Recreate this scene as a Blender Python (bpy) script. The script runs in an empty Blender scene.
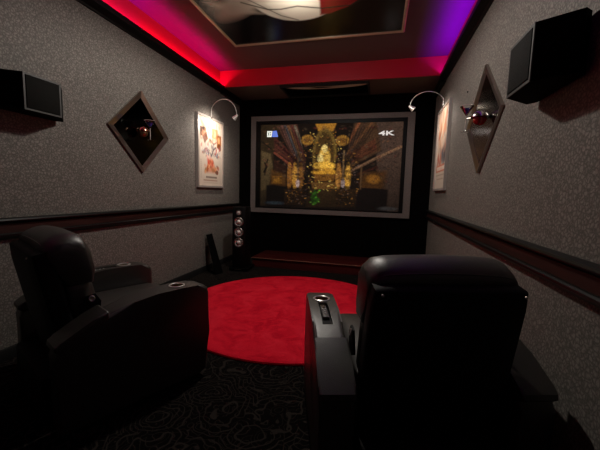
import bpy, bmesh, math, random
import numpy as np
from mathutils import Vector, Matrix
random.seed(4)
C = bpy.context.scene.collection
PI = math.pi
A, B = -2.426, 0.769          # inner faces of the left and right wall
D = 5.29                      # inner face of the screen wall
ZR = 2.985                    # tray ceiling
ZC = 2.75                     # top of the crown, underside of the bulkhead
YB = 4.58                     # front face of the bulkhead
YN = -2.0                     # wall behind the camera

# ------------------------------------------------------------------ materials
def mat(name):
    m = bpy.data.materials.new(name); m.use_nodes = True
    nt = m.node_tree; return m, nt, nt.nodes['Principled BSDF']
def simple(name, col, rough=.5, metal=0., spec=.5, bump=0, bscale=200, coat=0, sheen=0):
    m, nt, p = mat(name)
    p.inputs['Base Color'].default_value = (*col, 1)
    p.inputs['Roughness'].default_value = rough
    p.inputs['Metallic'].default_value = metal
    p.inputs['Specular IOR Level'].default_value = spec
    p.inputs['Coat Weight'].default_value = coat
    p.inputs['Sheen Weight'].default_value = sheen
    if bump:
        n = nt.nodes.new('ShaderNodeTexNoise'); n.inputs['Scale'].default_value = bscale
        tc = nt.nodes.new('ShaderNodeTexCoord'); nt.links.new(tc.outputs['Object'], n.inputs['Vector'])
        b = nt.nodes.new('ShaderNodeBump'); b.inputs['Strength'].default_value = bump; b.inputs['Distance'].default_value = .002
        nt.links.new(n.outputs['Fac'], b.inputs['Height']); nt.links.new(b.outputs['Normal'], p.inputs['Normal'])
    return m
def ramp(nt, src, stops):
    r = nt.nodes.new('ShaderNodeValToRGB')
    e = r.color_ramp.elements
    while len(e) < len(stops): e.new(.5)
    for i, (p, c) in enumerate(stops):
        e[i].position = p; e[i].color = (*c, 1)
    nt.links.new(src, r.inputs['Fac']); return r
def noise(nt, vec, scale, detail=2, rough=.5):
    n = nt.nodes.new('ShaderNodeTexNoise'); n.inputs['Scale'].default_value = scale
    n.inputs['Detail'].default_value = detail; n.inputs['Roughness'].default_value = rough
    if vec: nt.links.new(vec, n.inputs['Vector'])
    return n
def distort(nt, vec, scale, amt):
    n = noise(nt, vec, scale)
    s = nt.nodes.new('ShaderNodeVectorMath'); s.operation = 'SUBTRACT'; s.inputs[1].default_value = (.5, .5, .5)
    nt.links.new(n.outputs['Color'], s.inputs[0])
    k = nt.nodes.new('ShaderNodeVectorMath'); k.operation = 'SCALE'; k.inputs['Scale'].default_value = amt
    nt.links.new(s.outputs[0], k.inputs[0])
    a = nt.nodes.new('ShaderNodeVectorMath'); a.operation = 'ADD'
    nt.links.new(vec, a.inputs[0]); nt.links.new(k.outputs[0], a.inputs[1]); return a.outputs[0]

def wallpaper():
    m, nt, p = mat('leaf_wallpaper')
    tc = nt.nodes.new('ShaderNodeTexCoord')
    v = distort(nt, tc.outputs['Object'], 32, .035)
    vo = nt.nodes.new('ShaderNodeTexVoronoi'); vo.feature = 'DISTANCE_TO_EDGE'; vo.inputs['Scale'].default_value = 50
    nt.links.new(v, vo.inputs['Vector'])
    r = ramp(nt, vo.outputs['Distance'], [(.0, WALL_DARK), (.30, WALL_LIGHT)])
    n = noise(nt, tc.outputs['Object'], 160, 3)
    mx = nt.nodes.new('ShaderNodeMix'); mx.data_type = 'RGBA'; mx.blend_type = 'MULTIPLY'; mx.inputs[0].default_value = .55
    rr = ramp(nt, n.outputs['Fac'], [(.3, (.55, .55, .55)), (.7, (1.25, 1.25, 1.25))])
    nt.links.new(r.outputs['Color'], mx.inputs[6]); nt.links.new(rr.outputs['Color'], mx.inputs[7])
    nt.links.new(mx.outputs[2], p.inputs['Base Color'])
    p.inputs['Roughness'].default_value = .62; p.inputs['Specular IOR Level'].default_value = .25
    b = nt.nodes.new('ShaderNodeBump'); b.inputs['Strength'].default_value = .5; b.inputs['Distance'].default_value = .002
    nt.links.new(r.outputs['Color'], b.inputs['Height']); nt.links.new(b.outputs['Normal'], p.inputs['Normal'])
    return m
WALL_DARK, WALL_LIGHT = (.125, .115, .103), (.29, .266, .238)

def carpet():
    m, nt, p = mat('paisley_carpet')
    tc = nt.nodes.new('ShaderNodeTexCoord')
    v = distort(nt, tc.outputs['Object'], 4.2, .22)
    vo = nt.nodes.new('ShaderNodeTexVoronoi'); vo.inputs['Scale'].default_value = 3.4
    nt.links.new(v, vo.inputs['Vector'])
    v2 = distort(nt, tc.outputs['Object'], 9, .09)
    vo2 = nt.nodes.new('ShaderNodeTexVoronoi'); vo2.inputs['Scale'].default_value = 11
    nt.links.new(v2, vo2.inputs['Vector'])
    outs = []
    for vv, k, th in ((vo, 62., .72), (vo2, 26., .86)):
        mu = nt.nodes.new('ShaderNodeMath'); mu.operation = 'MULTIPLY'; mu.inputs[1].default_value = k
        nt.links.new(vv.outputs['Distance'], mu.inputs[0])
        si = nt.nodes.new('ShaderNodeMath'); si.operation = 'SINE'; nt.links.new(mu.outputs[0], si.inputs[0])
        r = ramp(nt, si.outputs[0], [(th, (0, 0, 0)), (th+.2, (1, 1, 1))]); outs.append(r.outputs['Color'])
    mx = nt.nodes.new('ShaderNodeMath'); mx.operation = 'MAXIMUM'
    nt.links.new(outs[0], mx.inputs[0]); nt.links.new(outs[1], mx.inputs[1])
    n = noise(nt, tc.outputs['Object'], 220, 2)
    mm = nt.nodes.new('ShaderNodeMath'); mm.operation = 'MULTIPLY'
    nt.links.new(mx.outputs[0], mm.inputs[0]); nt.links.new(n.outputs['Fac'], mm.inputs[1])
    r = ramp(nt, mm.outputs[0], [(0, (.0045, .0036, .0034)), (.6, (.036, .030, .026))])
    nt.links.new(r.outputs['Color'], p.inputs['Base Color'])
    p.inputs['Roughness'].default_value = 1; p.inputs['Specular IOR Level'].default_value = .05
    return m

def plush():
    m, nt, p = mat('red_plush')
    tc = nt.nodes.new('ShaderNodeTexCoord')
    v = distort(nt, tc.outputs['Object'], 3, .5)
    n = noise(nt, v, 4.5, 4, .6)
    r = ramp(nt, n.outputs['Fac'], [(.36, (.72, .006, .026)), (.5, (.88, .012, .036)), (.66, (.96, .022, .050))])
    nt.links.new(r.outputs['Color'], p.inputs['Base Color'])
    p.inputs['Roughness'].default_value = .95; p.inputs['Specular IOR Level'].default_value = .1
    n2 = noise(nt, tc.outputs['Object'], 180, 3)
    b = nt.nodes.new('ShaderNodeBump'); b.inputs['Strength'].default_value = .6; b.inputs['Distance'].default_value = .006
    nt.links.new(n2.outputs['Fac'], b.inputs['Height']); nt.links.new(b.outputs['Normal'], p.inputs['Normal'])
    return m

def wood(name, c1, c2, axis, rough):
    m, nt, p = mat(name)
    tc = nt.nodes.new('ShaderNodeTexCoord'); mp = nt.nodes.new('ShaderNodeMapping')
    s = [40, 40, 40]; s[axis] = 3; mp.inputs['Scale'].default_value = s
    nt.links.new(tc.outputs['Object'], mp.inputs['Vector'])
    n = noise(nt, mp.outputs[0], 1, 4, .6)
    r = ramp(nt, n.outputs['Fac'], [(.3, c1), (.7, c2)])
    nt.links.new(r.outputs['Color'], p.inputs['Base Color']); p.inputs['Roughness'].default_value = rough
    return m

def painted(name, emit=0., rough=.6, spec=.3):
    m, nt, p = mat(name)
    a = nt.nodes.new('ShaderNodeAttribute'); a.attribute_name = 'art'
    if emit:
        p.inputs['Base Color'].default_value = (.01, .01, .01, 1)
        nt.links.new(a.outputs['Color'], p.inputs['Emission Color']); p.inputs['Emission Strength'].default_value = emit
    else:
        nt.links.new(a.outputs['Color'], p.inputs['Base Color'])
    p.inputs['Roughness'].default_value = rough; p.inputs['Specular IOR Level'].default_value = spec
    return m

def emis(name, col, s):
    m, nt, p = mat(name); p.inputs['Base Color'].default_value = (*col, 1)
    p.inputs['Emission Color'].default_value = (*col, 1); p.inputs['Emission Strength'].default_value = s; return m

M = dict(
    wall=wallpaper(), carpet=carpet(), rug=plush(),
    frame_fabric=None,
    red=simple('red_paint', (.60, .012, .034), .5),
    tray=simple('ceiling_paint', (.11, .078, .076), .55, spec=.3),
    under=simple('bulkhead_paint', (.10, .075, .06), .6, spec=.3),
    backwall=simple('black_velvet', (.0025, .0022, .0022), 1, spec=.02),
    crown=simple('black_gloss_trim', (.003, .0028, .0028), .45, spec=.2),
    matte=simple('matte_black', (.008, .008, .008), .7, spec=.25),
    railtop=simple('black_rail', (.005, .0055, .0055), .4, spec=.3),
    railwood=wood('burgundy_wood', (.012, .003, .0025), (.045, .010, .007), 1, .5),
    stage=wood('mahogany', (.045, .006, .006), (.085, .012, .010), 0, .35),
    nosing_highlight=simple('nosing_highlight', (.22, .10, .07), .4),  # paler colour paints the highlight along the step edge
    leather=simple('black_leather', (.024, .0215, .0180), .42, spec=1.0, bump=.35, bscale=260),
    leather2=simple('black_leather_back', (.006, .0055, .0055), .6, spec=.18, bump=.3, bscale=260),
    chrome=simple('chrome', (.75, .72, .70), .2, 1),
    steel=simple('brushed_steel', (.42, .38, .34), .35, 1),
    brass=simple('warm_steel', (.45, .30, .16), .35, 1),
    spk=simple('speaker_black', (.0015, .0015, .0015), .8, spec=.06),
    grille=simple('speaker_grille', (.007, .007, .006), .8, spec=.15, bump=.6, bscale=600),
    spktrim=simple('speaker_trim', (.045, .045, .042), .5),
    cone=simple('silver_cone', (.75, .70, .66), .35, .35),
    surround=simple('rubber', (.03, .025, .022), .5),
    silver=simple('silver_frame', (.32, .28, .26), .35, .9),
    bronze=simple('bevelled_bronze', (.34, .28, .25), .28, .95),
    mirror=simple('mirror_dark_reflection', (.035, .038, .036), .12, 1),  # left mirror: dark reflection of the black wall put into the tint
    mirror2=simple('mirror_pale_reflection', (.30, .28, .26), .16, 1),  # right mirror: same glass, its paler reflection put into the tint
    gold=simple('gilt', (.72, .58, .40), .38, .6),
    copper=simple('copper', (.75, .38, .25), .2, 1),
    redglass=simple('ruby_enamel', (.25, .01, .01), .15, coat=1),
    blue=simple('blue_drink', (.03, .07, .55), .1),
    bezel=simple('black_bezel', (.003, .003, .003), .5, spec=.15),
    white=simple('white_plastic', (.7, .7, .68), .5),
    screen=painted('projected_picture', .8, .8, .05),
    poster=painted('printed_poster', 0, .45, .3),
    mural=painted('glossy_mural', 0, .22, .4),
    pale=simple('pale_metal_frame', (.52, .47, .44), .4, .5),
    satin=simple('satin_chrome', (.8, .76, .72), .3, .55),
    button=simple('grey_buttons', (.16, .16, .15), .35),
    logo_w=emis('logo_white', (.80, .85, .75), .9), logo_b=emis('logo_blue', (.10, .18, .62), .9),
    text4k=emis('caption_grey', (.62, .60, .58), .8), glyph=emis('glyph_dark', (.08, .12, .12), 1),
    led=emis('led_strip', (.8, .1, .6), .6),
    lens=emis('lamp_lens', (1, .9, .75), 12.),
)
def glassmat():
    m, nt, p = mat('clear_glass'); p.inputs['Transmission Weight'].default_value = 1
    p.inputs['Roughness'].default_value = .03; p.inputs['IOR'].default_value = 1.45
    p.inputs['Base Color'].default_value = (.95, .97, 1, 1); return m
M['glass'] = glassmat()
def framefabric():
    m, nt, p = mat('grey_frame_fabric')
    tc = nt.nodes.new('ShaderNodeTexCoord'); n = noise(nt, tc.outputs['Object'], 90, 3)
    r = ramp(nt, n.outputs['Fac'], [(.35, (.11, .094, .088)), (.65, (.18, .157, .147))])
    nt.links.new(r.outputs['Color'], p.inputs['Base Color']); p.inputs['Roughness'].default_value = .8; return m
M['frame_fabric'] = framefabric()

# ------------------------------------------------------------------ mesh helpers
def link(name, me, m=None, parent=None, smooth=None):
    o = bpy.data.objects.new(name, me); C.objects.link(o)
    if m: me.materials.append(m)
    if smooth is not None:
        for p in me.polygons: p.use_smooth = True
        me.set_sharp_from_angle(angle=math.radians(smooth))
    if parent: o.parent = parent
    return o
def obj(name, bm, m, parent=None, smooth=35, loc=None):
    bmesh.ops.recalc_face_normals(bm, faces=bm.faces)
    me = bpy.data.meshes.new(name); bm.to_mesh(me); bm.free()
    o = link(name, me, m, parent, smooth)
    if loc: o.location = loc
    return o
def root(name, loc, rz=0):
    o = bpy.data.objects.new(name, None); C.objects.link(o)
    o.location = loc; o.rotation_euler = (0, 0, rz); o.empty_display_size = .1; return o
def tag(o, label, cat, group=None):
    o['label'] = label; o['category'] = cat
    if group: o['group'] = group
    return o
def struct(o): o['kind'] = 'structure'; return o
def box(bm, x0, x1, y0, y1, z0, z1, bev=0, seg=2):
    r = bmesh.ops.create_cube(bm, size=1)
    vs = r['verts']
    for v in vs:
        v.co = Vector(((x0+x1)/2+v.co.x*(x1-x0), (y0+y1)/2+v.co.y*(y1-y0), (z0+z1)/2+v.co.z*(z1-z0)))
    if bev:
        es = list({e for v in vs for e in v.link_edges})
        bmesh.ops.bevel(bm, geom=es, offset=bev, segments=seg, profile=.5, affect='EDGES')
    return bm
def NB(): return bmesh.new()
def bx(*a, **k): return box(NB(), *a, **k)
def prism(bm, pts, f0, f1, bev=0, seg=3, allb=False):
    """pts: closed outline; f0/f1 map an outline point to the two caps"""
    a = [bm.verts.new(f0(p)) for p in pts]; b = [bm.verts.new(f1(p)) for p in pts]
    bm.faces.new(a); bm.faces.new(list(reversed(b)))
    n = len(pts); side = []
    for i in range(n):
        bm.faces.new((a[i], b[i], b[(i+1) % n], a[(i+1) % n]))
    if bev:
        bm.edges.ensure_lookup_table()
        es = []
        for v in a+b:
            for e in v.link_edges:
                if e.other_vert(v) in (a if v in a else b) and e not in es: es.append(e)
        bmesh.ops.bevel(bm, geom=es, offset=bev, segments=seg, profile=.5, affect='EDGES', clamp_overlap=True)
    return bm
def tube(bm, pts, r, n=10, radii=None, caps=True):
    pts = [Vector(p) for p in pts]; rings = []
    up = None
    for i, p in enumerate(pts):
        t = (pts[min(i+1, len(pts)-1)] - pts[max(i-1, 0)]).normalized()
        if up is None:
            up = t.orthogonal().normalized()
        up = (up - t*up.dot(t)).normalized(); s = t.cross(up)
        rr = radii[i] if radii else r
        rings.append([bm.verts.new(p + (up*math.cos(a)+s*math.sin(a))*rr) for a in [2*PI*k/n for k in range(n)]])
    for i in range(len(rings)-1):
        for k in range(n):
            bm.faces.new((rings[i][k], rings[i][(k+1) % n], rings[i+1][(k+1) % n], rings[i+1][k]))
    if caps: bm.faces.new(rings[0][::-1]); bm.faces.new(rings[-1])
    return bm
def lathe(bm, prof, mtx=Matrix(), n=32):
    """prof: (r, z) pairs about local z"""
    rings = []
    for r, z in prof:
        if r < 1e-6: rings.append([bm.verts.new(mtx @ Vector((0, 0, z)))])
        else: rings.append([bm.verts.new(mtx @ Vector((r*math.cos(2*PI*k/n), r*math.sin(2*PI*k/n), z))) for k in range(n)])
    for i in range(len(rings)-1):
        a, b = rings[i], rings[i+1]
        for k in range(n):
            k2 = (k+1) % n
            if len(a) == 1 and len(b) > 1: bm.faces.new((a[0], b[k], b[k2]))
            elif len(b) == 1 and len(a) > 1: bm.faces.new((a[k], a[k2], b[0]))
            elif len(a) > 1: bm.faces.new((a[k], a[k2], b[k2], b[k]))
    return bm
def aim(loc, dirv):
    return Matrix.Translation(loc) @ Vector(dirv).to_track_quat('Z', 'Y').to_matrix().to_4x4()
def boolean(o, cutters):
    for c in cutters:
        md = o.modifiers.new('b', 'BOOLEAN'); md.object = c; md.operation = 'DIFFERENCE'; md.solver = 'EXACT'
    bpy.context.view_layer.update()
    dg = bpy.context.evaluated_depsgraph_get()
    me = bpy.data.meshes.new_from_object(o.evaluated_get(dg))
    o.modifiers.clear(); o.data = me
    for c in cutters: bpy.data.objects.remove(c)
    me.set_sharp_from_angle(angle=math.radians(35))
    return o

# ------------------------------------------------------------------ painted pictures
def srgb(c):
    c = np.array(c, float)/255.
    return np.where(c <= .04045, c/12.92, ((c+.055)/1.055)**2.4)
class Art:
    def __init__(s, nu, nv, base):
        s.nu, s.nv = nu, nv
        s.u, s.v = np.meshgrid(np.linspace(0, 1, nu), np.linspace(0, 1, nv))   # v runs down from the top
        s.c = np.zeros((nv, nu, 3)) + srgb(base); s.rng = np.random.RandomState(7)
    def mix(s, m, col, a=1.):
        m = np.clip(m, 0, 1)[..., None]*a; s.c = s.c*(1-m)+srgb(col)*m
    def soft(s, d, w): return np.clip(.5-d/w, 0, 1)
    def ell(s, cu, cv, ru, rv, col, a=1., w=.25, rot=0):
        du, dv = s.u-cu, s.v-cv; c, q = math.cos(rot), math.sin(rot)
        x, y = du*c+dv*q, -du*q+dv*c
        s.mix(s.soft(np.sqrt((x/ru)**2+(y/rv)**2)-1, w), col, a)
    def rect(s, u0, u1, v0, v1, col, a=1., w=.012):
        d = np.maximum(np.maximum(u0-s.u, s.u-u1), np.maximum(v0-s.v, s.v-v1)); s.mix(s.soft(d, w), col, a)
    def poly(s, pts, col, a=1., w=.012):
        d = np.full(s.u.shape, 1e9); ins = np.zeros(s.u.shape, bool); n = len(pts)
        for i in range(n):
            (x0, y0), (x1, y1) = pts[i], pts[(i+1) % n]
            ex, ey = x1-x0, y1-y0; t = np.clip(((s.u-x0)*ex+(s.v-y0)*ey)/(ex*ex+ey*ey+1e-12), 0, 1)
            d = np.minimum(d, np.hypot(s.u-x0-t*ex, s.v-y0-t*ey))
            cr = ((y0 > s.v) != (y1 > s.v)) & (s.u < ex*(s.v-y0)/(ey if abs(ey) > 1e-9 else 1e-9)+x0); ins ^= cr
        s.mix(s.soft(np.where(ins, -d, d), w), col, a)
    def line(s, pts, wd, col, a=1., w=.008):
        d = np.full(s.u.shape, 1e9)
        for (x0, y0), (x1, y1) in zip(pts[:-1], pts[1:]):
            ex, ey = x1-x0, y1-y0; t = np.clip(((s.u-x0)*ex+(s.v-y0)*ey)/(ex*ex+ey*ey+1e-12), 0, 1)
            d = np.minimum(d, np.hypot(s.u-x0-t*ex, s.v-y0-t*ey))
        s.mix(s.soft(d-wd, w), col, a)
    def blot(s, u0, u1, v0, v1, n, cols, r0, r1, a=.8, asp=1.6):
        for _ in range(n):
            s.ell(s.rng.uniform(u0, u1), s.rng.uniform(v0, v1), s.rng.uniform(r0, r1), s.rng.uniform(r0, r1)*asp,
                  cols[s.rng.randint(len(cols))], a*s.rng.uniform(.4, 1), .6, s.rng.uniform(0, 3))
    def grain(s, amt):
        g = s.rng.normal(1, amt, s.u.shape); g = (g+np.roll(g, 1, 0)+np.roll(g, 1, 1))/3
        s.c *= np.clip(g, .2, 2)[..., None]
    def mesh(s, name, f):
        nu, nv = s.nu, s.nv
        P = np.stack(f(s.u, s.v), -1).reshape(-1, 3)
        i = np.arange((nu-1)*(nv-1)); r, c = i//(nu-1), i % (nu-1); k = r*nu+c
        F = np.stack([k, k+nu, k+nu+1, k+1], -1)
        me = bpy.data.meshes.new(name); me.from_pydata(P.tolist(), [], F.tolist())
        at = me.attributes.new('art', 'FLOAT_COLOR', 'POINT')
        at.data.foreach_set('color', np.concatenate([s.c.reshape(-1, 3), np.ones((nu*nv, 1))], 1).astype(np.float32).ravel())
        return me

# ------------------------------------------------------------------ the room shell
T = .12
struct(obj('floor', bx(A-T, B+T, YN-T, D+T, -.1, 0), M['carpet']))
struct(obj('wall_left', bx(A-T, A, YN, D, 0, ZC-.03), M['wall']))
struct(obj('wall_right', bx(B, B+T, YN, D, 0, ZC-.03), M['wall']))
struct(obj('wall_back', bx(A-T, B+T, D, D+T, 0, ZR), M['backwall']))
struct(obj('wall_front', bx(A-T, B+T, YN-T, YN, 0, ZR), M['wall']))
struct(obj('ceiling', bx(A-T, B+T, YN-T, D+T, ZR, ZR+.1), M['tray']))
# red cove bands above the crown
struct(obj('trim_1', bx(A-T, A, YN, YB, ZC-.03, ZR), M['red']))
struct(obj('trim_2', bx(B, B+T, YN, YB, ZC-.03, ZR), M['red']))
# bulkhead over the screen: red face, brown underside
struct(obj('trim_3', bx(A-T, B+T, YB, YB+.03, ZC, ZR), M['red']))
struct(obj('trim_4', bx(A, B, YB+.03, D, ZC, ZR), M['under']))
# crown ledges carrying the strip lights
def crown(side, name):
    X = A if side < 0 else B; s = 1 if side < 0 else -1
    pts = [(0, 2.672), (.018, 2.672), (.024, 2.685), (.045, 2.695), (.066, 2.712), (.078, 2.715), (.078, 2.762), (.070, 2.762), (.070, 2.722), (0, 2.722)]
    return struct(obj(name, prism(NB(), pts, lambda p: (X+s*p[0], YN, p[1]), lambda p: (X+s*p[0], YB if True else D, p[1])), M['crown']))
crown(-1, 'trim_5'); crown(1, 'trim_6')
def crown_tail(side, name):
    X = A if side < 0 else B; s = 1 if side < 0 else -1
    return struct(obj(name, bx(*sorted((X, X+s*.055)), YB, D, 2.66, 2.75), M['crown']))
crown_tail(-1, 'trim_7'); crown_tail(1, 'trim_8')
# chair rails
def rail(side, name):
    X = A if side < 0 else B; s = 1 if side < 0 else -1
    def pr(pts, m, nm, par=None):
        return obj(nm, prism(NB(), pts, lambda p: (X+s*p[0], YN, p[1]), lambda p: (X+s*p[0], D, p[1])), m, par)
    o = struct(pr([(0, .935), (.012, .935), (.024, .944), (.046, .950), (.05, .958), (.046, .968), (.03, .974), (0, .974)], M['railtop'], name))
    pr([(0, .872), (.022, .872), (.022, .934), (0, .934)], M['railwood'], 'burgundy_panel', o)
    pr([(0, .826), (.014, .830), (.026, .842), (.040, .852), (.042, .864), (.034, .871), (0, .871)], M['railtop'], 'lower_moulding', o)
    sm = NB(); ys = 3.02 if side > 0 else 1.2
    box(sm, *sorted((X+s*.021, X+s*.0235)), ys, ys+.006, .873, .933); obj('panel_joint', sm, M['spktrim'], o)
    return o
rail(-1, 'trim_9'); rail(1, 'trim_10')
for sgn, nm in ((-1, 'baseboard_left'), (1, 'baseboard_right')):
    X = A if sgn < 0 else B; s = -sgn
    struct(obj(nm, prism(NB(), [(0, 0), (.016, 0), (.016, .07), (.01, .08), (0, .082)], lambda p: (X+s*p[0], YN, p[1]), lambda p: (X+s*p[0], D, p[1])), M['matte']))

# ------------------------------------------------------------------ strip lights on the crown ledges
def led(name, X, y0, y1, s, label):
    o = obj(name, bx(X-.004, X+.004, y0, y1, 2.7225, 2.7245), M['led']); tag(o, label, 'strip light'); return o
led('strip_light', A+.03, YN+.05, YB-.02, 1, 'magenta strip light on the left crown ledge under the red cove band')
led('strip_light', B-.03, YN+.05, YB-.02, -1, 'violet strip light on the right crown ledge near the corner of the tray ceiling')
def area(name, loc, rot, sx, sy, col, power, spread=PI):
    l = bpy.data.lights.new(name, 'AREA'); l.shape = 'RECTANGLE'; l.size = sx; l.size_y = sy
    l.color = col; l.energy = power; l.spread = spread
    o = bpy.data.objects.new(name, l); C.objects.link(o); o.location = loc; o.rotation_euler = rot; return o
# area lights shine along local -Z; rotated about Y to face up and slightly inwards
def strip(X, s, y0, y1, col, pw, tilt):
    area('strip_glow', (X, (y0+y1)/2, 2.729), (0, PI - s*tilt, 0), .03, y1-y0, col, pw)
strip(A+.03, 1, 2.9, YB-.03, (1., .0, .20), 7.5, 0)
strip(A+.03, 1, YN+.1, 2.9, (.85, .0, .60), 18.0, 0)
strip(B-.03, -1, 1.2, YB-.03, (.30, .0, 1.), 17.0, 0)
strip(B-.03, -1, YN+.1, 1.2, (.40, .0, 1.), 11.0, 0)

# ------------------------------------------------------------------ ceiling mural in a gilt frame
MX0, MX1, MY0, MY1 = -1.79, .15, 1.55, 3.79
def mural():
    r = tag(root('ceiling_mural', ((MX0+MX1)/2, (MY0+MY1)/2, ZR)), 'black gilt-framed ceiling painting with a large cream oval and red patch, beneath the tray ceiling', 'painting')
    Z = ZR-.012
    a = Art(260, 300, (10, 8, 11))
    def uv(x, y): return ((x-MX0)/(MX1-MX0), (MY1-y)/(MY1-MY0))
    def P(*pts): return [uv(*p) for p in pts]
    a.ell(*uv(-.85, 2.98), .215, .185, (226, 216, 196), 1, .06)
    a.ell(*uv(-1.30, 2.95), .22, .07, (190, 176, 156), .9, .6, .55)
    a.poly(P((-1.72, 2.90), (-1.42, 3.02), (-1.22, 3.20), (-1.40, 3.16), (-1.62, 3.02)), (180, 168, 150), .9, .03)
    a.poly(P((-1.30, 3.02), (-1.05, 3.34), (-.93, 3.37), (-1.1, 3.12), (-1.2, 2.95)), (205, 196, 176), 1, .02)
    a.poly(P((-.66, 3.33), (-.50, 3.16), (-.26, 3.12), (-.34, 3.22), (-.56, 3.32)), (128, 20, 30), 1, .012)
    a.poly(P((-.66, 3.33), (-.62, 3.05), (-.25, 2.95), (-.28, 3.16)), (120, 18, 28), 1, .012)
    a.line(P((-1.36, 2.98), (-1.15, 3.14), (-1.02, 3.16), (-.85, 3.14), (-.62, 3.22), (-.35, 3.22), (-.12, 3.05)), .004, (40, 34, 32))
    a.line(P((-1.28, 2.95), (-1.05, 3.27), (-.90, 3.38)), .003, (60, 52, 50))
    a.blot(.1, .9, .5, 1, 25, [(60, 50, 44), (110, 98, 84), (90, 16, 24)], .02, .09, .8)
    me = a.mesh('canvas', lambda u, v: (MX0+u*(MX1-MX0)-r.location.x, MY1-v*(MY1-MY0)-r.location.y, np.full(u.shape, Z)-ZR))
    me.flip_normals(); link('canvas', me, M['mural'], r)
    obj('backing', bx(MX0-r.location.x, MX1-r.location.x, MY0-r.location.y, MY1-r.location.y, -.011, 0), M['matte'], r)
    w = .035
    prof = [(0, 0), (0, -.018), (.008, -.026), (.026, -.026), (w, -.016), (w, 0)]     # (outward, z)
    bm = NB(); X0, X1, Y0, Y1 = [q for q in (MX0-r.location.x, MX1-r.location.x, MY0-r.location.y, MY1-r.location.y)]
    rings = []
    for (cx, cy, sx, sy) in ((X0, Y0, -1, -1), (X1, Y0, 1, -1), (X1, Y1, 1, 1), (X0, Y1, -1, 1)):
        rings.append([bm.verts.new((cx+sx*p[0], cy+sy*p[0], p[1])) for p in prof])
    for i in range(4):
        a_, b_ = rings[i], rings[(i+1) % 4]
        for k in range(len(prof)):
            k2 = (k+1) % len(prof); bm.faces.new((a_[k], b_[k], b_[k2], a_[k2]))
    obj('frame', bm, M['gold'], r)
mural()

# glossy panel under the bulkhead
def soffit_panel():
    x0, x1, y0, y1 = -1.50, -.20, 4.64, 5.18
    cx, cy = (x0+x1)/2, (y0+y1)/2
    r = tag(root('bulkhead_panel', (cx, cy, ZC)), 'black framed panel with a pale curved sweep under the bulkhead above the screen', 'panel')
    hx, hy = (x1-x0)/2, (y1-y0)/2
    bm = NB(); box(bm, -hx, hx, -hy, -hy+.03, -.03, 0); box(bm, -hx, hx, hy-.03, hy, -.03, 0)
    box(bm, -hx, -hx+.03, -hy+.03, hy-.03, -.03, 0); box(bm, hx-.03, hx, -hy+.03, hy-.03, -.03, 0)
    obj('frame', bm, M['matte'], r)
    a = Art(160, 70, (4, 4, 4))
    a.ell(.52, .12, .46, .26, (215, 208, 196), .95, .15); a.ell(.5, -.05, .52, .2, (8, 8, 8), 1, .1)
    a.ell(.45, .24, .14, .05, (30, 24, 22), .9, .4)
    a.rect(.75, .97, .06, .16, (235, 230, 215), .9, .05)
    me = a.mesh('panel', lambda u, v: (-hx+.03+u*(2*hx-.06), -hy+.03+v*(2*hy-.06), np.full(u.shape, -.012)))
    link('panel', me, M['mural'], r)
soffit_panel()

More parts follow.
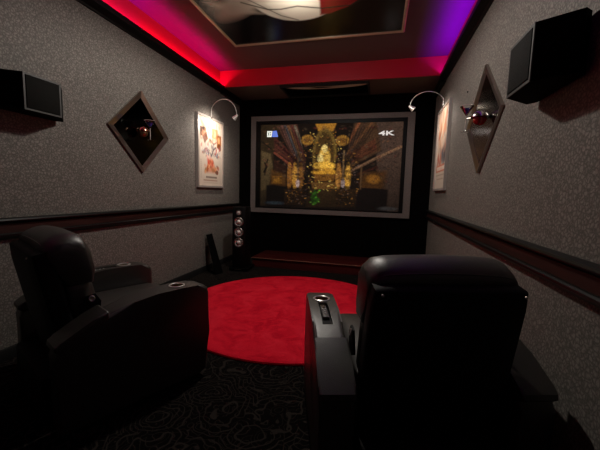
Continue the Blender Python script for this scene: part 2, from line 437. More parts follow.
# ------------------------------------------------------------------ projection screen
SX0, SX1, SZ0, SZ1 = -2.185, .483, .829, 2.458
PX0, PX1, PZ0, PZ1 = -2.015, .318, .928, 2.318
SY = 5.235
def picture():
    a = Art(300, 180, (22, 14, 9))
    def U(x): return (x-261)/142.
    def V(x, y): return (y-(125-(x-261)*.021))/(80.5+(x-261)*.055)
    def p(*q): return [(U(x), V(x, y)) for x, y in q]
    def e(x, y, rx, ry, c, al=1, w=.3, rot=0): a.ell(U(x), V(x, y), rx/142., ry/84., c, al, w, rot)
    # left side: painted boards and slanting beams
    a.poly(p((261, 124), (284, 124), (276, 150), (272, 205), (261, 205)), (44, 32, 18))
    a.poly(p((262, 150), (272, 153), (275, 166), (270, 188), (262, 190)), (88, 70, 44))
    a.line(p((266, 162), (268, 166), (265, 171)), .008, (20, 12, 6)); a.line(p((269, 158), (266, 174)), .005, (24, 14, 8))
    a.poly(p((262, 190), (270, 188), (266, 204), (262, 204)), (60, 46, 28))
    a.poly(p((278, 126), (300, 124), (316, 168), (306, 172)), (74, 46, 34))
    for i, c in enumerate([(100, 66, 58), (70, 72, 74), (112, 72, 42), (80, 38, 32), (112, 98, 80)]):
        x = 284+i*3.4; a.line(p((x, 126), (x+16, 160)), .009, c, .75)
    a.poly(p((276, 136), (302, 158), (304, 168), (276, 150)), (70, 34, 26))
    a.line(p((277, 141), (302, 162)), .010, (44, 16, 14)); a.line(p((277, 152), (302, 170)), .012, (112, 56, 40))
    a.poly(p((276, 158), (298, 172), (298, 178), (276, 168)), (46, 24, 16))
    a.poly(p((273, 168), (290, 174), (290, 185), (273, 183)), (84, 52, 20), 1, .03); a.rect(U(276), U(283), .63, .70, (170, 112, 36), .8, .04)
    a.poly(p((268, 184), (296, 186), (296, 206), (268, 206)), (14, 9, 7))
    # right side
    a.poly(p((378, 121), (403, 121), (403, 212), (388, 212), (380, 160)), (70, 52, 42))
    a.poly(p((352, 122), (378, 122), (384, 150), (352, 168)), (66, 44, 28))
    for i, c in enumerate([(104, 66, 40), (60, 40, 30), (128, 72, 44), (84, 80, 62)]):
        a.line(p((374-i*6, 123), (346-i*1.5, 160)), .009, c, .8)
    a.poly(p((354, 152), (378, 138), (380, 150), (356, 162)), (78, 42, 26))
    a.line(p((356, 170), (378, 158), (402, 146)), .012, (118, 86, 62)); a.line(p((356, 176), (380, 166)), .012, (48, 24, 16))
    a.poly(p((366, 172), (390, 170), (388, 188), (366, 188)), (76, 46, 18), 1, .04); e(378, 178, 6, 4, (150, 96, 32), .8, .7)
    a.poly(p((362, 186), (392, 188), (392, 212), (362, 212)), (16, 9, 8))
    a.ell(.93, .97, .06, .02, (110, 106, 104), .7, .8); a.ell(.12, .95, .07, .02, (70, 84, 92), .8, .8)
    # centre: dark niche, canopy, shrine
    a.poly(p((300, 124), (358, 121), (348, 165), (348, 204), (306, 204), (310, 160)), (20, 12, 7))
    for (x, y, rx, ry) in ((311, 139.5, 6.5, 5), (346.5, 140, 6.5, 5)):
        e(x, y, rx, ry, (150, 104, 40), 1, .25); e(x, y, rx*.6, ry*.55, (96, 60, 22), .8, .4)
    a.poly(p((319, 124), (340, 123), (337, 131), (322, 131)), (166, 112, 38))
    e(329, 153, 12, 25, (110, 84, 36), 1, .15); e(329, 154, 9.5, 22, (60, 40, 16), .9, .2)
    e(329, 157, 6, 9.5, (214, 166, 70), 1, .3); e(329, 148, 3, 4, (240, 206, 120), 1, .4); e(325, 158, 3, 5, (250, 224, 140), .7, .6)
    e(329, 165, 11, 4.5, (236, 178, 66), 1, .3); e(329, 171, 12, 4, (196, 138, 44), 1, .3)
    a.poly(p((318, 173), (341, 173), (339, 180), (320, 180)), (110, 70, 26))
    a.poly(p((316, 181), (343, 181), (341, 188), (318, 188)), (92, 62, 28)); a.poly(p((314, 188), (345, 188), (350, 206), (311, 206)), (44, 30, 15))
    for x0, c in ((299, (198, 140, 56)), (293, (150, 96, 40)), (353, (204, 148, 58)), (344, (150, 100, 44)), (305, (120, 78, 34))):
        e(x0, 176, 3.2, 11, c, 1, .4); e(x0, 164, 1.8, 3, c, .9, .4)
    for x0 in (302, 348.5): e(x0, 182, 2, 4, (206, 176, 168), .8, .5); a.line(p((x0, 150), (x0, 178)), .006, (120, 92, 60), .8)
    a.poly(p((288, 188), (310, 188), (310, 204), (288, 204)), (40, 25, 12)); a.poly(p((340, 188), (362, 188), (362, 206), (344, 206)), (42, 27, 13))
    a.blot(.36, .60, .1, .8, 260, [(250, 210, 110), (180, 120, 40), (40, 24, 8), (30, 18, 6), (120, 70, 22)], .002, .007, .75)
    a.blot(.2, .36, .3, .95, 200, [(190, 130, 60), (110, 66, 32), (24, 12, 6), (20, 12, 8), (120, 96, 88)], .002, .007, .7)
    a.blot(.58, .72, .3, .95, 200, [(190, 130, 60), (110, 66, 32), (24, 12, 6), (20, 12, 8), (120, 96, 88)], .002, .007, .7)
    a.blot(.02, .98, .02, .7, 420, [(110, 70, 44), (20, 12, 8), (16, 10, 8), (84, 66, 48), (90, 40, 34)], .003, .011, .55)
    a.poly(p((318, 204), (316, 196), (321, 187), (323, 196), (326, 198), (321, 204)), (40, 84, 20), .9)
    a.blot(.38, .455, .78, .96, 16, [(90, 160, 40), (30, 70, 16), (140, 200, 70)], .004, .009, .9)
    for i in range(9):
        a.line(p((280+i*3.0, 128+i*.6), (300+i*1.3, 166)), .004, (18, 10, 7), .7); a.line(p((377-i*3.2, 126+i*.5), (354-i*.6, 164)), .004, (18, 10, 7), .7)
    for i in range(6):
        a.line(p((276, 146+i*4), (300, 162+i*3)), .003, (24, 12, 8), .7); a.line(p((384, 140+i*5), (358, 158+i*4)), .003, (24, 12, 8), .7)
    a.line(p((262, 141), (274, 149)), .005, (16, 10, 6)); a.line(p((290, 164), (290, 186)), .004, (14, 9, 6)); a.line(p((366, 166), (366, 188)), .004, (90, 64, 40))
    a.blot(.28, .44, .35, .95, 60, [(14, 8, 5), (20, 12, 7)], .006, .02, .6); a.blot(.56, .72, .35, .95, 60, [(14, 8, 5), (20, 12, 7)], .006, .02, .6)
    a.rect(-1, 2, .86, 2, (8, 5, 4), .55, .2)
    a.ell(0, 1, .3, .5, (8, 5, 4), .5, .8); a.ell(1, 1, .3, .5, (10, 6, 5), .5, .8)
    a.grain(.45)
    return a
def screen():
    r = tag(root('projection_screen', ((SX0+SX1)/2, SY, SZ0)), 'wide grey framed screen on the black wall showing a golden temple shrine', 'screen')
    ox, oz = r.location.x, SZ0
    def ring(bm, o, i, y0, y1):
        (a0, a1, c0, c1), (b0, b1, d0, d1) = o, i
        box(bm, a0, a1, y0, y1, d1, c1); box(bm, a0, a1, y0, y1, c0, d0); box(bm, a0, b0, y0, y1, d0, d1); box(bm, b1, a1, y0, y1, d0, d1)
        bmesh.ops.translate(bm, verts=bm.verts, vec=(-ox, -SY, -oz)); return bm
    O = (SX0, SX1, SZ0, SZ1); I = (SX0+.088, SX1-.105, SZ0+.075, SZ1-.078); Pp = (PX0, PX1, PZ0, PZ1)
    obj('outer_frame', ring(NB(), O, I, SY, D-.001), M['frame_fabric'], r)
    obj('inner_frame', ring(NB(), I, Pp, SY+.008, D-.002), M['bezel'], r)
    a = picture()
    me = a.mesh('picture', lambda u, v: (PX0+u*(PX1-PX0)-ox, np.full(u.shape, .016), PZ1-v*(PZ1-PZ0)-oz))
    pc = link('picture', me, M['screen'], r)
    W, H = PX1-PX0, PZ1-PZ0
    def rel(u, v): return (PX0+u*W-ox, PZ1-v*H-oz)
    def flat(name, pts, m, y=.013):
        bm = NB(); prism(bm, [rel(*q) for q in pts], lambda q: (q[0], y, q[1]), lambda q: (q[0], y+.002, q[1])); return obj(name, bm, m, pc, None)
    flat('logo_panel', [(.050, .075), (.090, .075), (.083, .145), (.050, .145)], M['logo_w'])
    flat('logo_flash', [(.093, .075), (.122, .072), (.134, .145), (.086, .145)], M['logo_b'])
    for q in ([(.057, .09), (.063, .09), (.063, .13), (.057, .13)], [(.068, .088), (.08, .088), (.08, .098), (.068, .098)], [(.071, .105), (.077, .105), (.077, .132), (.071, .132)]):
        flat('logo_letter', q, M['glyph'], .0115)
    cu = bpy.data.curves.new('t', 'FONT'); cu.body = '4K'; cu.size = .145; cu.extrude = .001; cu.offset = .004
    t = bpy.data.objects.new('t', cu); C.objects.link(t); bpy.context.view_layer.update()
    tm = bpy.data.meshes.new_from_object(t.evaluated_get(bpy.context.evaluated_depsgraph_get())); bpy.data.objects.remove(t)
    x, z = rel(.845, .145)
    tm.transform(Matrix.Translation((x, .012, z)) @ Matrix.Rotation(PI/2, 4, 'X') @ Matrix.Scale(1.35, 4, (1, 0, 0)) @ Matrix.Scale(.66, 4, (0, 1, 0)))
    link('caption', tm, M['text4k'], pc)
screen()

# ------------------------------------------------------------------ stage step
def stage():
    r = tag(root('stage_step', (-.56, 4.95, 0)), 'low dark red wooden stage step along the foot of the screen wall', 'step')
    x0, x1, y0, y1 = -1.90+.56, B-.018+.56, 4.66-4.95, D-4.95
    obj('riser', bx(x0, x1, y0, y1, 0, .13), M['stage'], r)
    obj('tread', bx(x0-.01, x1, y0-.02, y1, .13, .152, bev=.005), M['stage'], r)
    obj('nosing_highlight', bx(x0-.012, x1, y0-.028, y0-.0205, .138, .150, bev=.002), M['nosing_highlight'], r)
stage()

# ------------------------------------------------------------------ rug
def rug():
    R = 1.135; prof = [(0, 0), (R, 0), (R+.004, .008), (R, .018), (R-.012, .024), (R-.03, .026)]
    for k in range(18): prof.append((R-.03-(R-.03)*(k+1)/18, .026))
    o = obj('round_rug', lathe(NB(), prof, n=128), M['rug'], None, 40, (-.83, 3.11, .0))
    tag(o, 'large round bright red plush rug on the dark patterned carpet', 'rug')
rug()

# ------------------------------------------------------------------ recliners
def rot_x(p, piv, ang):
    c, s = math.cos(ang), math.sin(ang); y, z = p[1]-piv[0], p[2]-piv[1]
    return Vector((p[0], piv[0]+y*c-z*s, piv[1]+y*s+z*c))
def pad(bm, hx, y0, y1, z0, z1, puff=.03, r=.045, nx=10, ny=10, face='z'):
    """puffed cushion: rounded box whose broad faces bulge"""
    box(bm, -hx, hx, y0, y1, z0, z1)
    bmesh.ops.subdivide_edges(bm, edges=bm.edges[:], cuts=9, use_grid_fill=True)
    cx, cy, cz = 0, (y0+y1)/2, (z0+z1)/2; H = Vector((hx, (y1-y0)/2, (z1-z0)/2))
    for v in bm.verts:
        d = v.co-Vector((cx, cy, cz)); q = Vector(d)
        inn = Vector([max(-(H[i]-r), min(H[i]-r, d[i])) for i in range(3)])
        e = d-inn
        if e.length > 1e-6: q = inn+e.normalized()*r
        n = [d[i]/H[i] for i in range(3)]
        ax = {'x': 0, 'y': 1, 'z': 2}[face]
        o_ = [i for i in range(3) if i != ax]
        k = (1-n[o_[0]]**2)*(1-n[o_[1]]**2)
        q[ax] += puff*k*n[ax]
        v.co = Vector((cx, cy, cz))+q
    return bm
def arm(par, sx):
    front = [(.46, .03), (.515, .05), (.53, .30), (.533, .55), (.524, .583), (.498, .604), (.45, .613), (.36, .617), (.2, .616), (.08, .601), (-.04, .570)]
    rear = [(-.12, .530), (-.19, .493), (-.240, .466), (-.262, .445), (-.268, .40), (-.268, .05), (-.25, .03)]
    def X(y, side): 
        w = .066 + .008*max(0, min(1, (y+.25)/.55))
        return sx*.38+side*w
    bm = prism(NB(), front+rear, lambda p: (X(p[0], -1), p[0], p[1]), lambda p: (X(p[0], 1), p[0], p[1]), bev=.022, seg=5)
    a = obj('arm', bm, M['leather'], par)
    cups = link('cut', bpy.data.meshes.new('cut')); b2 = lathe(NB(), [(0, .545), (.037, .545), (.037, .70), (0, .70)], Matrix.Translation((sx*.38, .35, 0)))
    bmesh.ops.recalc_face_normals(b2, faces=b2.faces); b2.to_mesh(cups.data); b2.free(); cs = [cups]
    if sx < 0:
        s2 = link('cut', bpy.data.meshes.new('cut')); b3 = bx(-.38-.024, -.38+.024, .06, .295, .585, .7); b3.to_mesh(s2.data); b3.free(); cs.append(s2)
    boolean(a, cs)
    # raised padded rear section of the arm top
    pp = [(-.045, .55), (-.047, .584), (-.058, .588), (-.12, .560), (-.19, .522), (-.248, .490), (-.272, .475), (-.276, .455), (-.25, .43), (-.20, .46), (-.15, .49), (-.09, .525)]
    bm = prism(NB(), pp, lambda p: (X(p[0], -1)-.004, p[0], p[1]), lambda p: (X(p[0], 1)+.004, p[0], p[1]), bev=.012, seg=3)
    obj('arm_pad', bm, M['leather'], a)
    bm = NB()
    for s_ in (-1, 1):
        tube(bm, [(X(y, s_)-s_*.013, y, z-.0005) for y, z in [(.485, .606), (.44, .611), (.36, .614), (.2, .613), (.08, .599), (-.035, .570)]], .0022, 6)
    obj('piping', bm, M['leather'], a)
    lathe_ = lathe(NB(), [(0, .548), (.0355, .548), (.0358, .614)], Matrix.Translation((sx*.38, .35, 0)))
    obj('cup_liner', lathe_, M['brass'], a)['label'] = 'warm metal inside of the cup holder'
    c = lathe(NB(), [(.0362, .600), (.0362, .616), (.037, .621), (.041, .623), (.046, .621), (.047, .617), (.0465, .612)], Matrix.Translation((sx*.38, .35, 0)))
    obj('cup_holder', c, M['satin'], a)['label'] = 'steel cup holder with a bright rim'
    if sx < 0:
        obj('control_tray', bx(-.403, -.357, .062, .293, .586, .592), M['matte'], a)
        bm = NB(); box(bm, -.396, -.364, .12, .285, .592, .608, bev=.006, seg=3); obj('remote_control', bm, M['button'], a)['label'] = 'grey seat control unit'
        for k, (bx_, by_) in enumerate([(-.387, .265), (-.373, .265), (-.38, .24), (-.387, .215), (-.373, .215), (-.38, .19), (-.38, .16)]):
            obj('button', lathe(NB(), [(0, .612), (.0045, .6115), (.006, .608)], Matrix.Translation((bx_, by_, 0)), 12), M['chrome'] if k < 3 else M['white'], a)
    return a
def recliner(name):
    r = root(name, (0, 0, 0))
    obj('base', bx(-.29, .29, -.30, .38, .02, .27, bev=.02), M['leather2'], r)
    obj('footrest', pad(NB(), .285, .43, .515, .07, .37, .012, .03, face='y'), M['leather'], r)
    obj('seat_cushion', pad(NB(), .288, -.16, .525, .34, .482, .022, .04), M['leather'], r)
    for sx in (-1, 1): arm(r, sx)
    piv, tilt = (-.08, .30), math.radians(11)
    # rear shell of the backrest
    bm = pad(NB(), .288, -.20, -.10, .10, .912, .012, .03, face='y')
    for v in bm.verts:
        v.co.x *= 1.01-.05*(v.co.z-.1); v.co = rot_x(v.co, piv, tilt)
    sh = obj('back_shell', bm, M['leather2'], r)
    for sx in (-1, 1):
        p = rot_x(Vector((sx*.250, -.203, .893)), piv, tilt)
        obj('stud', lathe(NB(), [(0, .005), (.004, .0045), (.006, 0)], aim(p, (0, -1, .5)), 14), M['steel'], sh)['label'] = 'small bright metal stud'
    # front cushion: lumbar and upper section, one leather piece each
    bm = pad(NB(), .272, -.12, .02, .42, .73, .03, .06, face='y')
    for v in bm.verts: v.co = rot_x(v.co, piv, tilt)
    obj('back_cushion', bm, M['leather'], r)
    # head section with a rounded roll top
    pts = []
    for a_ in range(0, 181, 15):
        t = math.radians(a_); pts.append((-.055+.095*math.cos(t), .902+.060*math.sin(t)))
    pts += [(-.148, .86), (-.125, .80), (-.10, .72), (.03, .70), (.055, .76), (.055, .85)]
    bm = NB(); n = 14; rings = []
    for i in range(n+1):
        t = -1+2*i/n; X = .283*math.copysign(1-(1-abs(t))**1.6, t) if False else .283*t
        e = max(0, (abs(t)-.78)/.22); k = 1-.16*e**2.2; dz = -.016*e**2+(.014*(1-t*t))
        rings.append([bm.verts.new((X, -.045+(p[0]+.045)*k, .82+(p[1]-.82)*(k if p[1] > .82 else 1)+dz)) for p in pts])
    for i in range(n):
        for k in range(len(pts)):
            k2 = (k+1) % len(pts); bm.faces.new((rings[i][k], rings[i+1][k], rings[i+1][k2], rings[i][k2]))
    f1, f2 = bm.faces.new(rings[0]), bm.faces.new(rings[-1][::-1])
    bmesh.ops.bevel(bm, geom=list(f1.edges)+list(f2.edges), offset=.018, segments=3, profile=.5, affect='EDGES')
    for v in bm.verts: v.co = rot_x(v.co, piv, tilt)
    hd = obj('headrest', bm, M['leather'], r, 50)
    bm = NB(); ln = []
    for i in range(n+1):
        t = -1+2*i/n; e = max(0, (abs(t)-.78)/.22); k = 1-.16*e**2.2; dz = -.016*e**2+(.014*(1-t*t))
        ln.append(rot_x(Vector((.27*t, -.045+(-.138+.045)*k, .82+(.945-.82)*k+dz-.012)), piv, tilt))
    tube(bm, ln, .003, 6); obj('piping', bm, M['leather'], hd)
    # side hinge plates between backrest and seat
    for sx in (-1, 1):
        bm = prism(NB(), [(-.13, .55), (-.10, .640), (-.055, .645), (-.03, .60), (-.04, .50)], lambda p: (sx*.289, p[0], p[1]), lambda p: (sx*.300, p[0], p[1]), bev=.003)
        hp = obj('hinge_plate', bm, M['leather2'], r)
        obj('hinge_bolt', lathe(NB(), [(0, .005), (.008, .004), (.012, .006), (.016, .004), (.017, 0)], aim((sx*.300, -.075, .622), (sx, 0, .2)), 16), M['steel'], hp)
    for fx in (-.24, .24):
        for fy in (-.25, .33):
            obj('foot', lathe(NB(), [(0, 0), (.022, 0), (.025, .02), (0, .02)], Matrix.Translation((fx, fy, 0)), 16), M['matte'], r)
    return r
def copy_tree(o, parent=None):
    c = o.copy(); C.objects.link(c)
    if parent: c.parent = parent
    for ch in list(o.children): copy_tree(ch, c)
    return c
rec = recliner('recliner')
rec.location = (.185, 1.45, 0); rec.rotation_euler.z = math.radians(16)
tag(rec, 'black leather recliner by the right wall, seen from behind, control buttons in its arm', 'recliner', 'black leather cinema recliners')
r2 = copy_tree(rec)
r2.location = (-1.652, 1.492, 0); r2.rotation_euler.z = math.radians(-25.7)
tag(r2, 'black leather recliner by the left wall, turned to the right towards the screen', 'recliner', 'black leather cinema recliners')

# ------------------------------------------------------------------ surround speakers
def surround(side):
    """local +X points into the room"""
    X = A if side < 0 else B
    r = root('surround_speaker', (X, 1.75 if side < 0 else 1.69, 1.684), 0 if side < 0 else PI)
    h = .234; f = 1 if side < 0 else -1
    out = [(.012, -.175), (.045, -.205), (.178, -.125), (.178, .125), (.045, .25), (.012, .21)]
    obj('cabinet', prism(NB(), out, lambda p: (p[0], f*p[1], 0), lambda p: (p[0], f*p[1], h)), M['spk'], r, 20)
    obj('wall_bracket', bx(0, .012, -.08, .08, .05, .2), M['matte'], r)
    bm = NB(); y0, y1 = sorted((f*-.125, f*.125))
    t = .011
    box(bm, .178, .183, y0, y1, 0, t); box(bm, .178, .183, y0, y1, h-t, h); box(bm, .178, .183, y0, y0+t, t, h-t); box(bm, .178, .183, y1-t, y1, t, h-t)
    obj('baffle_trim', bm, M['spktrim'], r, 20)
    obj('grille', bx(.178, .186, y0+t+.004, y1-t-.004, t+.004, h-t-.004, bev=.003), M['grille'], r)
    return r
tag(surround(-1), 'black angled surround speaker mounted high on the left wall', 'speaker', 'surround speakers')
tag(surround(1), 'black angled surround speaker mounted high on the right wall', 'speaker', 'surround speakers')

# ------------------------------------------------------------------ tower speaker
def tower():
    r = tag(root('tower_speaker', (-1.975, 4.30, 0), math.radians(6)), 'slim black floor-standing speaker with four silver drivers in the left corner', 'speaker')
    obj('plinth', bx(-.14, .16, -.03, .31, .015, .05, bev=.008), M['spk'], r)
    for x in (-.12, .14):
        for y in (0, .28): obj('spike', lathe(NB(), [(0, 0), (.006, .004), (.012, .016)], Matrix.Translation((x, y, 0)), 12), M['steel'], r)
    obj('cabinet', bx(-.10, .10, 0, .28, .05, .955, bev=.012), M['crown'], r)
    for z, R in ((.872, .040), (.736, .071), (.582, .071), (.430, .071)):
        mt = aim((0, 0, z), (0, -1, 0))
        d = obj('driver', lathe(NB(), [(R, -.001), (R, .006), (R*.93, .010), (R*.86, .008)], mt), M['silver'], r)
        obj('surround', lathe(NB(), [(R*.86, .008), (R*.82, .012), (R*.76, .008), (R*.75, .004)], mt), M['surround'], d)
        obj('cone', lathe(NB(), [(R*.75, .004), (R*.52, -.004), (R*.50, .002), (R*.40, .014), (R*.24, .023), (R*.1, .027), (0, .028)] if R > .05 else [(R*.75, .004), (R*.5, .008), (R*.3, .013), (0, .016)], mt), M['cone'], d)['label'] = 'silver driver cone'
    obj('logo_plate', bx(-.05, .05, -.032, -.030, .026, .034), M['steel'], r)
tower()

# leaning tapered panel
def slab():
    b0, b1 = Vector((-2.18, 3.99, 0)), Vector((-2.13, 4.12, 0))
    t0, t1 = Vector((-2.38, 4.09, .55)), Vector((-2.38, 4.25, .55))
    n = (b1-b0).cross(t0-b0).normalized()
    if n.x < 0: n = -n
    bm = NB(); th = .012
    q = [b0, b1, t1, t0]
    prism(bm, q, lambda p: p, lambda p: p-n*th, bev=.003)
    c = Vector((-2.2, 4.05, 0))
    mz = min(v.co.z for v in bm.verts)
    for v in bm.verts: v.co -= c; v.co.z = max(v.co.z, 0)
    o = obj('leaning_panel', bm, M['stage'], None, 30, tuple(c)); o.data.materials.clear(); o.data.materials.append(M['spk'])
    tag(o, 'slim tapered black panel leaning against the left wall beside the floor-standing speaker', 'panel')
slab()

# ------------------------------------------------------------------ diamond mirrors
def diamond(side):
    X = A if side < 0 else B; s = 1 if side < 0 else -1
    y0 = 2.875 if side < 0 else 2.82; z0 = 1.77 if side < 0 else 1.80
    r = root('diamond_mirror', (X, y0, z0)); hy, hz = .43, .415
    def ring(outer, xo, inner, xi, m, nm):
        bm = NB(); o = [(0, 1), (1, 0), (0, -1), (-1, 0)]
        a_ = [bm.verts.new((s*xo, p[0]*hy*outer, p[1]*hz*outer)) for p in o]; b_ = [bm.verts.new((s*xi, p[0]*hy*inner, p[1]*hz*inner)) for p in o]
        c_ = [bm.verts.new((0, p[0]*hy*outer, p[1]*hz*outer)) for p in o]; d_ = [bm.verts.new((0, p[0]*hy*inner, p[1]*hz*inner)) for p in o]
        for i in range(4):
            j = (i+1) % 4
            for u, v in ((a_, b_), (b_, d_), (d_, c_), (c_, a_)): bm.faces.new((u[i], u[j], v[j], v[i]))
        return obj(nm, bm, m, r, 10)
    ring(1, .022, .83, .010, M['bronze'], 'frame')
    bm = NB(); o = [(0, 1), (1, 0), (0, -1), (-1, 0)]
    prism(bm, o, lambda p: (s*.001, p[0]*hy*.83, p[1]*hz*.83), lambda p: (s*.008, p[0]*hy*.83, p[1]*hz*.83))
    obj('mirror', bm, M['mirror'] if side < 0 else M['mirror2'], r, 10)
    return r, s
for sd in (-1, 1):
    r, s = diamond(sd); w = 'left' if sd < 0 else 'right'
    tag(r, 'diamond-shaped mirror hung on the %s wall behind a cocktail glass' % w, 'mirror', 'diamond mirrors')
    X, y0, z0 = r.location.x, r.location.y, r.location.z
    c = root('cocktail_sconce', (X+s*.0085, 2.82 if sd < 0 else 2.66, 1.80 if sd < 0 else 1.815))
    tag(c, 'small sculpture of a blue cocktail glass and metal dome on the %s wall mirror' % w, 'wall ornament', 'cocktail glass ornaments')
    # metal half dome over a dark red ball
    dm = NB(); R = .062; pr = [(R*math.cos(t), R*.8*math.sin(t)) for t in [PI/2*k/10 for k in range(11)]] + [(0, R*.8-.004)]
    pr = pr[:-1]+[((R-.005)*math.cos(t), (R*.8-.005)*math.sin(t)) for t in [PI/2*k/10 for k in range(10, -1, -1)]]
    lathe(dm, pr, Matrix.Translation((s*.064, 0, -.033)), 28); obj('dome', dm, M['chrome'] if sd > 0 else M['copper'], c, 60)
    bl = lathe(NB(), [(.048*math.sin(t), -.048*math.cos(t)*.95) for t in [PI*k/14 for k in range(15)]], Matrix.Translation((s*.064, 0, -.045)), 24)
    obj('ball', bl, M['redglass'] if sd > 0 else M['brass'], c, 60)
    gx, gy, gz = s*.135, .02 if sd < 0 else .09, .0
    rd = tube(NB(), [(s*0, 0, -.02), (s*.05, 0, -.02), (gx-s*.004, gy, gz-.02)], .004, 8); obj('rod', rd, M['steel'], c)
    gl = lathe(NB(), [(.0, -.125), (.030, -.125), (.030, -.122), (.006, -.118), (.0025, -.11), (.0025, -.005), (.006, 0), (.052, .068), (.054, .068), (.0035, -.003)][:-1] + [(.050, .066), (.005, .006), (0, .005)], Matrix.Translation((gx, gy, gz+.005)), 24)
    g = obj('cocktail_glass', gl, M['glass'], c, 40)
    bd = lathe(NB(), [(0, .008), (.005, .010), (.034, .048), (0, .048)], Matrix.Translation((gx, gy, gz+.005)), 20); obj('blue_drink', bd, M['blue'], g)['label'] = 'blue drink in the glass'
    obj('rim', tube(NB(), [(gx+.053*math.cos(2*PI*k/24), gy+.053*math.sin(2*PI*k/24), gz+.073) for k in range(25)], .0018, 6), M['satin'], g)
    st = tube(NB(), [(gx, gy, gz-.118), (gx, gy, gz+.0)], .0032, 8); obj('stem', st, M['satin'], g)

# ------------------------------------------------------------------ posters with arched picture lamps
def poster_art(kind):
    a = Art(110, 160, (212, 198, 182))
    rg = a.rng = np.random.RandomState(3 if kind else 9)
    if kind == 0:
        a.rect(.05, .95, .03, .12, (236, 214, 196), .8); a.blot(.1, .9, .04, .11, 30, [(214, 180, 150), (180, 130, 110)], .01, .03, .6)
        a.rect(.07, .30, .15, .28, (92, 58, 42)); a.ell(.22, .22, .07, .06, (190, 140, 110), .9); a.ell(.24, .17, .07, .03, (50, 30, 24), .9)
        a.rect(.55, .80, .12, .27, (196, 140, 92), .9); a.ell(.66, .2, .06, .05, (228, 180, 140), 1); a.line([(.76, .1), (.77, .3)], .008, (110, 60, 40))
        a.rect(.76, .96, .20, .43, (168, 104, 56)); a.ell(.85, .28, .06, .05, (214, 160, 110), 1); a.ell(.86, .38, .08, .05, (90, 50, 30), .8)
        a.poly([(.15, .28), (.32, .20), (.38, .30), (.24, .38)], (120, 80, 66), .9); a.line([(.45, .3), (.62, .36), (.74, .32)], .014, (130, 84, 66), .8)
        a.blot(.1, .95, .36, .54, 60, [(180, 174, 178), (96, 88, 96), (190, 80, 60), (120, 130, 150), (240, 236, 230)], .01, .05, .8, .8)
        a.blot(.08, .95, .12, .34, 34, [(150, 104, 78), (110, 72, 54), (206, 160, 124), (176, 130, 100), (60, 42, 36)], .015, .055, .75, .8)
        a.blot(.1, .92, .42, .56, 46, [(70, 62, 70), (120, 110, 118), (160, 80, 60), (40, 36, 44)], .008, .03, .85, .7)
        a.line([(.5, .56), (.62, .44), (.72, .40)], .014, (60, 60, 74), .8); a.line([(.68, .52), (.76, .42)], .012, (190, 50, 40), .8)
        a.blot(.2, .5, .55, .60, 8, [(226, 170, 160)], .02, .05, .7, .5)
        a.poly([(.45, .585), (.55, .585), (.80, .80), (.25, .80)], (214, 128, 84), .75, .05)
        a.blot(.36, .60, .60, .70, 18, [(200, 70, 50), (230, 150, 110), (150, 50, 36)], .02, .04, .8)
        a.blot(.25, .85, .70, .80, 40, [(200, 90, 50), (236, 170, 120), (120, 56, 40), (160, 110, 60)], .015, .045, .8, .8)
        a.ell(.76, .79, .07, .035, (90, 50, 40), .8)
        for k in range(10): a.rect(.09, .12, .62+.028*k, .635+.028*k, (180, 160, 146), .8, .01)
        for k in range(9): a.rect(.30+.052*k, .342+.052*k, .858, .886, (96, 72, 62), .9, .008)
        for k in range(16): a.rect(.20+.037*k, .23+.037*k, .912, .928, (150, 100, 80), .9, .008)
        a.rect(.2, .8, .95, .96, (190, 170, 150), .7)
    else:
        a.blot(.1, .9, .05, .30, 40, [(196, 130, 100), (232, 190, 160), (150, 96, 70)], .03, .09, .7)
        a.blot(.1, .9, .28, .60, 60, [(206, 150, 110), (220, 196, 176), (140, 120, 110), (186, 90, 60)], .02, .07, .7)
        a.blot(.55, .95, .56, .68, 20, [(96, 100, 112), (70, 60, 60)], .02, .06, .8); a.blot(.08, .5, .58, .68, 14, [(180, 70, 50), (200, 120, 90)], .02, .05, .8)
        a.rect(.06, .94, .70, .79, (206, 110, 78), .9)
        for k in range(6): a.rect(.14+.125*k, .23+.125*k, .72, .77, (246, 236, 220), .95, .01)
        a.line([(.1, .83), (.9, .83)], .006, (160, 130, 110), .8); a.line([(.2, .88), (.8, .88)], .006, (170, 140, 120), .8)
    return a
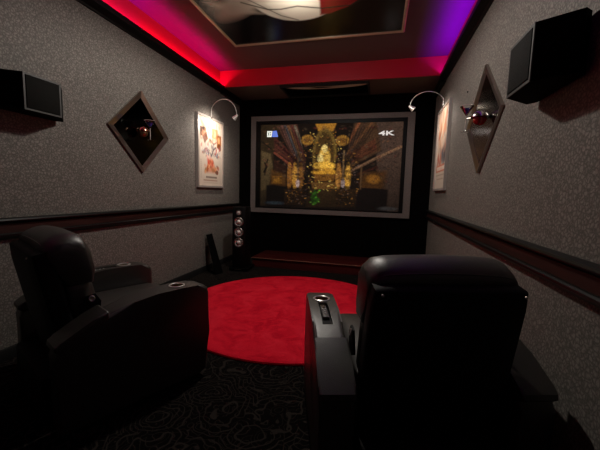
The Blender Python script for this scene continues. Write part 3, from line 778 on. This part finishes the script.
def poster(side):
    X = A if side < 0 else B; s = 1 if side < 0 else -1
    y0, y1 = (3.905, 4.635) if side < 0 else (4.065, 4.80)
    z0, z1 = (1.228, 2.232) if side < 0 else (1.265, 2.325)
    w = 'left' if side < 0 else 'right'
    r = root('framed_poster', (X, (y0+y1)/2, z0)); oy, h = r.location.y, z1-z0
    hy = (y1-y0)/2; t = .028; dp = .035
    bm = NB()
    for q in ((-hy, hy, 0, t), (-hy, hy, h-t, h), (-hy, -hy+t, t, h-t), (hy-t, hy, t, h-t)):
        box(bm, *sorted((0, s*dp)), *q)
    obj('frame', bm, M['pale'], r)
    a = poster_art(0 if side < 0 else 1)
    # seen from the room, left edge of the print is low y on the left wall and high y on the right wall
    def f(u, v):
        yy = (-hy+t+u*(2*hy-2*t)) if side < 0 else (hy-t-u*(2*hy-2*t))
        return (np.full(u.shape, s*.018), yy, h-t-v*(h-2*t))
    me = a.mesh('print', f); link('print', me, M['poster'], r)
    obj('backing', bx(*sorted((0, s*.016)), -hy+t, hy-t, t, h-t), M['matte'], r)
    tag(r, ('framed white film poster with orange figures on the left wall' if side < 0 else 'framed pale film poster with an orange title band on the right wall'), 'poster', 'framed film posters')
    # lamp
    ly = 4.25 if side < 0 else 4.44
    zt = z1
    l = root('picture_lamp', (X, ly, zt)); bm = NB(); pts = []
    top = .245 if side < 0 else .185
    R = .205
    path = [(.040, -.005), (.038, .03)] + [(.02+R-R*math.cos(t_), .02+(top-.02)*math.sin(t_)) for t_ in [PI*k/22 for k in range(3, 22)]] + [(.02+2*R-.004, .0)]
    pts = [(s*p[0], 0, p[1]) for p in path]
    tube(bm, pts, .0048, 10); obj('arm', bm, M['satin'], l)
    obj('bracket', bx(*sorted((s*.0352, s*.046)), -.015, .015, -.03, .004, bev=.003), M['chrome'], l)
    end = Vector(pts[-1]); tgt = Vector((s*.02, .0, -.33)); d = (tgt-end).normalized()
    hb = lathe(NB(), [(0, -.03), (.012, -.028), (.018, -.01), (.034, .045), (.036, .05), (.033, .05), (.02, .02), (0, .018)], aim(end, d), 24)
    hd = obj('lamp_head', hb, M['satin'], l, 40)
    obj('bulb', lathe(NB(), [(0, .045), (.012, .042), (.018, .034), (.018, .026), (0, .024)], aim(end, d), 16), M['lens'], hd)
    tag(l, 'slender arched chrome picture lamp shining on the poster on the %s wall' % w, 'lamp', 'arched picture lamps')
    L = bpy.data.lights.new('picture_spot', 'SPOT'); L.energy = 27 if side < 0 else 13; L.color = (1, .86, .74)
    L.spot_size = math.radians(140); L.spot_blend = .9; L.shadow_soft_size = .02
    o = bpy.data.objects.new('picture_spot', L); C.objects.link(o)
    o.location = l.location+end+d*.055; o.rotation_euler = d.to_track_quat('-Z', 'Y').to_euler()
poster(-1); poster(1)

tag(obj('screw_cap', lathe(NB(), [(.009, 0), (.009, .004), (.006, .007), (0, .0075)], aim((0, 0, 0), (-1, 0, 0)), 16), M['matte'], None, 35, (B, 3.39, 2.18)), 'tiny dark screw cap on the right wall above the diamond mirror and poster', 'screw')

# ------------------------------------------------------------------ room lamp in the middle of the tray
LX, LY = -.80, 2.92
tag(obj('ceiling_lamp', lathe(NB(), [(0, 0), (.05, 0), (.05, -.012), (.04, -.02), (.0, -.02)], n=32), M['chrome'], None, 40, (LX, LY-.02, ZR-.03)), 'small round flush ceiling lamp on the painting overhead', 'lamp')
pl = bpy.data.lights.new('ceiling_light', 'SPOT'); pl.energy = 70; pl.color = (1, .93, .84); pl.shadow_soft_size = .045
pl.spot_size = math.radians(176); pl.spot_blend = .35
fill_light = bpy.data.lights.new('ceiling_light', 'POINT'); fill_light.energy = 9; fill_light.color = (1, .93, .84); fill_light.shadow_soft_size = .1  # added soft fill to brighten the ceiling painting and bulkhead face
fill_obj = bpy.data.objects.new('ceiling_light', fill_light); C.objects.link(fill_obj); fill_obj.location = (LX, LY-.02, ZR-.25)
po = bpy.data.objects.new('ceiling_light', pl); C.objects.link(po); po.location = (LX, LY-.02, ZR-.11)

# ------------------------------------------------------------------ world, camera, colour
w = bpy.data.worlds.new('world'); bpy.context.scene.world = w; w.use_nodes = True
w.node_tree.nodes['Background'].inputs['Color'].default_value = (0, 0, 0, 1)
cam = bpy.data.cameras.new('camera'); co = bpy.data.objects.new('camera', cam); C.objects.link(co)
cam.sensor_fit = 'HORIZONTAL'; cam.sensor_width = 36; cam.lens = 317.54/600*36; cam.clip_start = .02
yaw, pit, rol = [math.radians(v) for v in (13.69, 5.953, 1.553)]
fw = Vector((-math.sin(yaw)*math.cos(pit), math.cos(yaw)*math.cos(pit), -math.sin(pit)))
rt = Vector((math.cos(yaw), math.sin(yaw), 0)); up = rt.cross(fw)
r_ = rt*math.cos(rol)+up*math.sin(rol); u_ = up*math.cos(rol)-rt*math.sin(rol)
mw = Matrix((r_, u_, -fw)).transposed().to_4x4(); mw.translation = (0, 0, 1.2)
co.matrix_world = mw
sc = bpy.context.scene; sc.camera = co
sc.view_settings.view_transform = 'Standard'; sc.view_settings.look = 'None'
sc.view_settings.exposure = 0; sc.view_settings.gamma = 1; sc.view_settings.use_curve_mapping = False
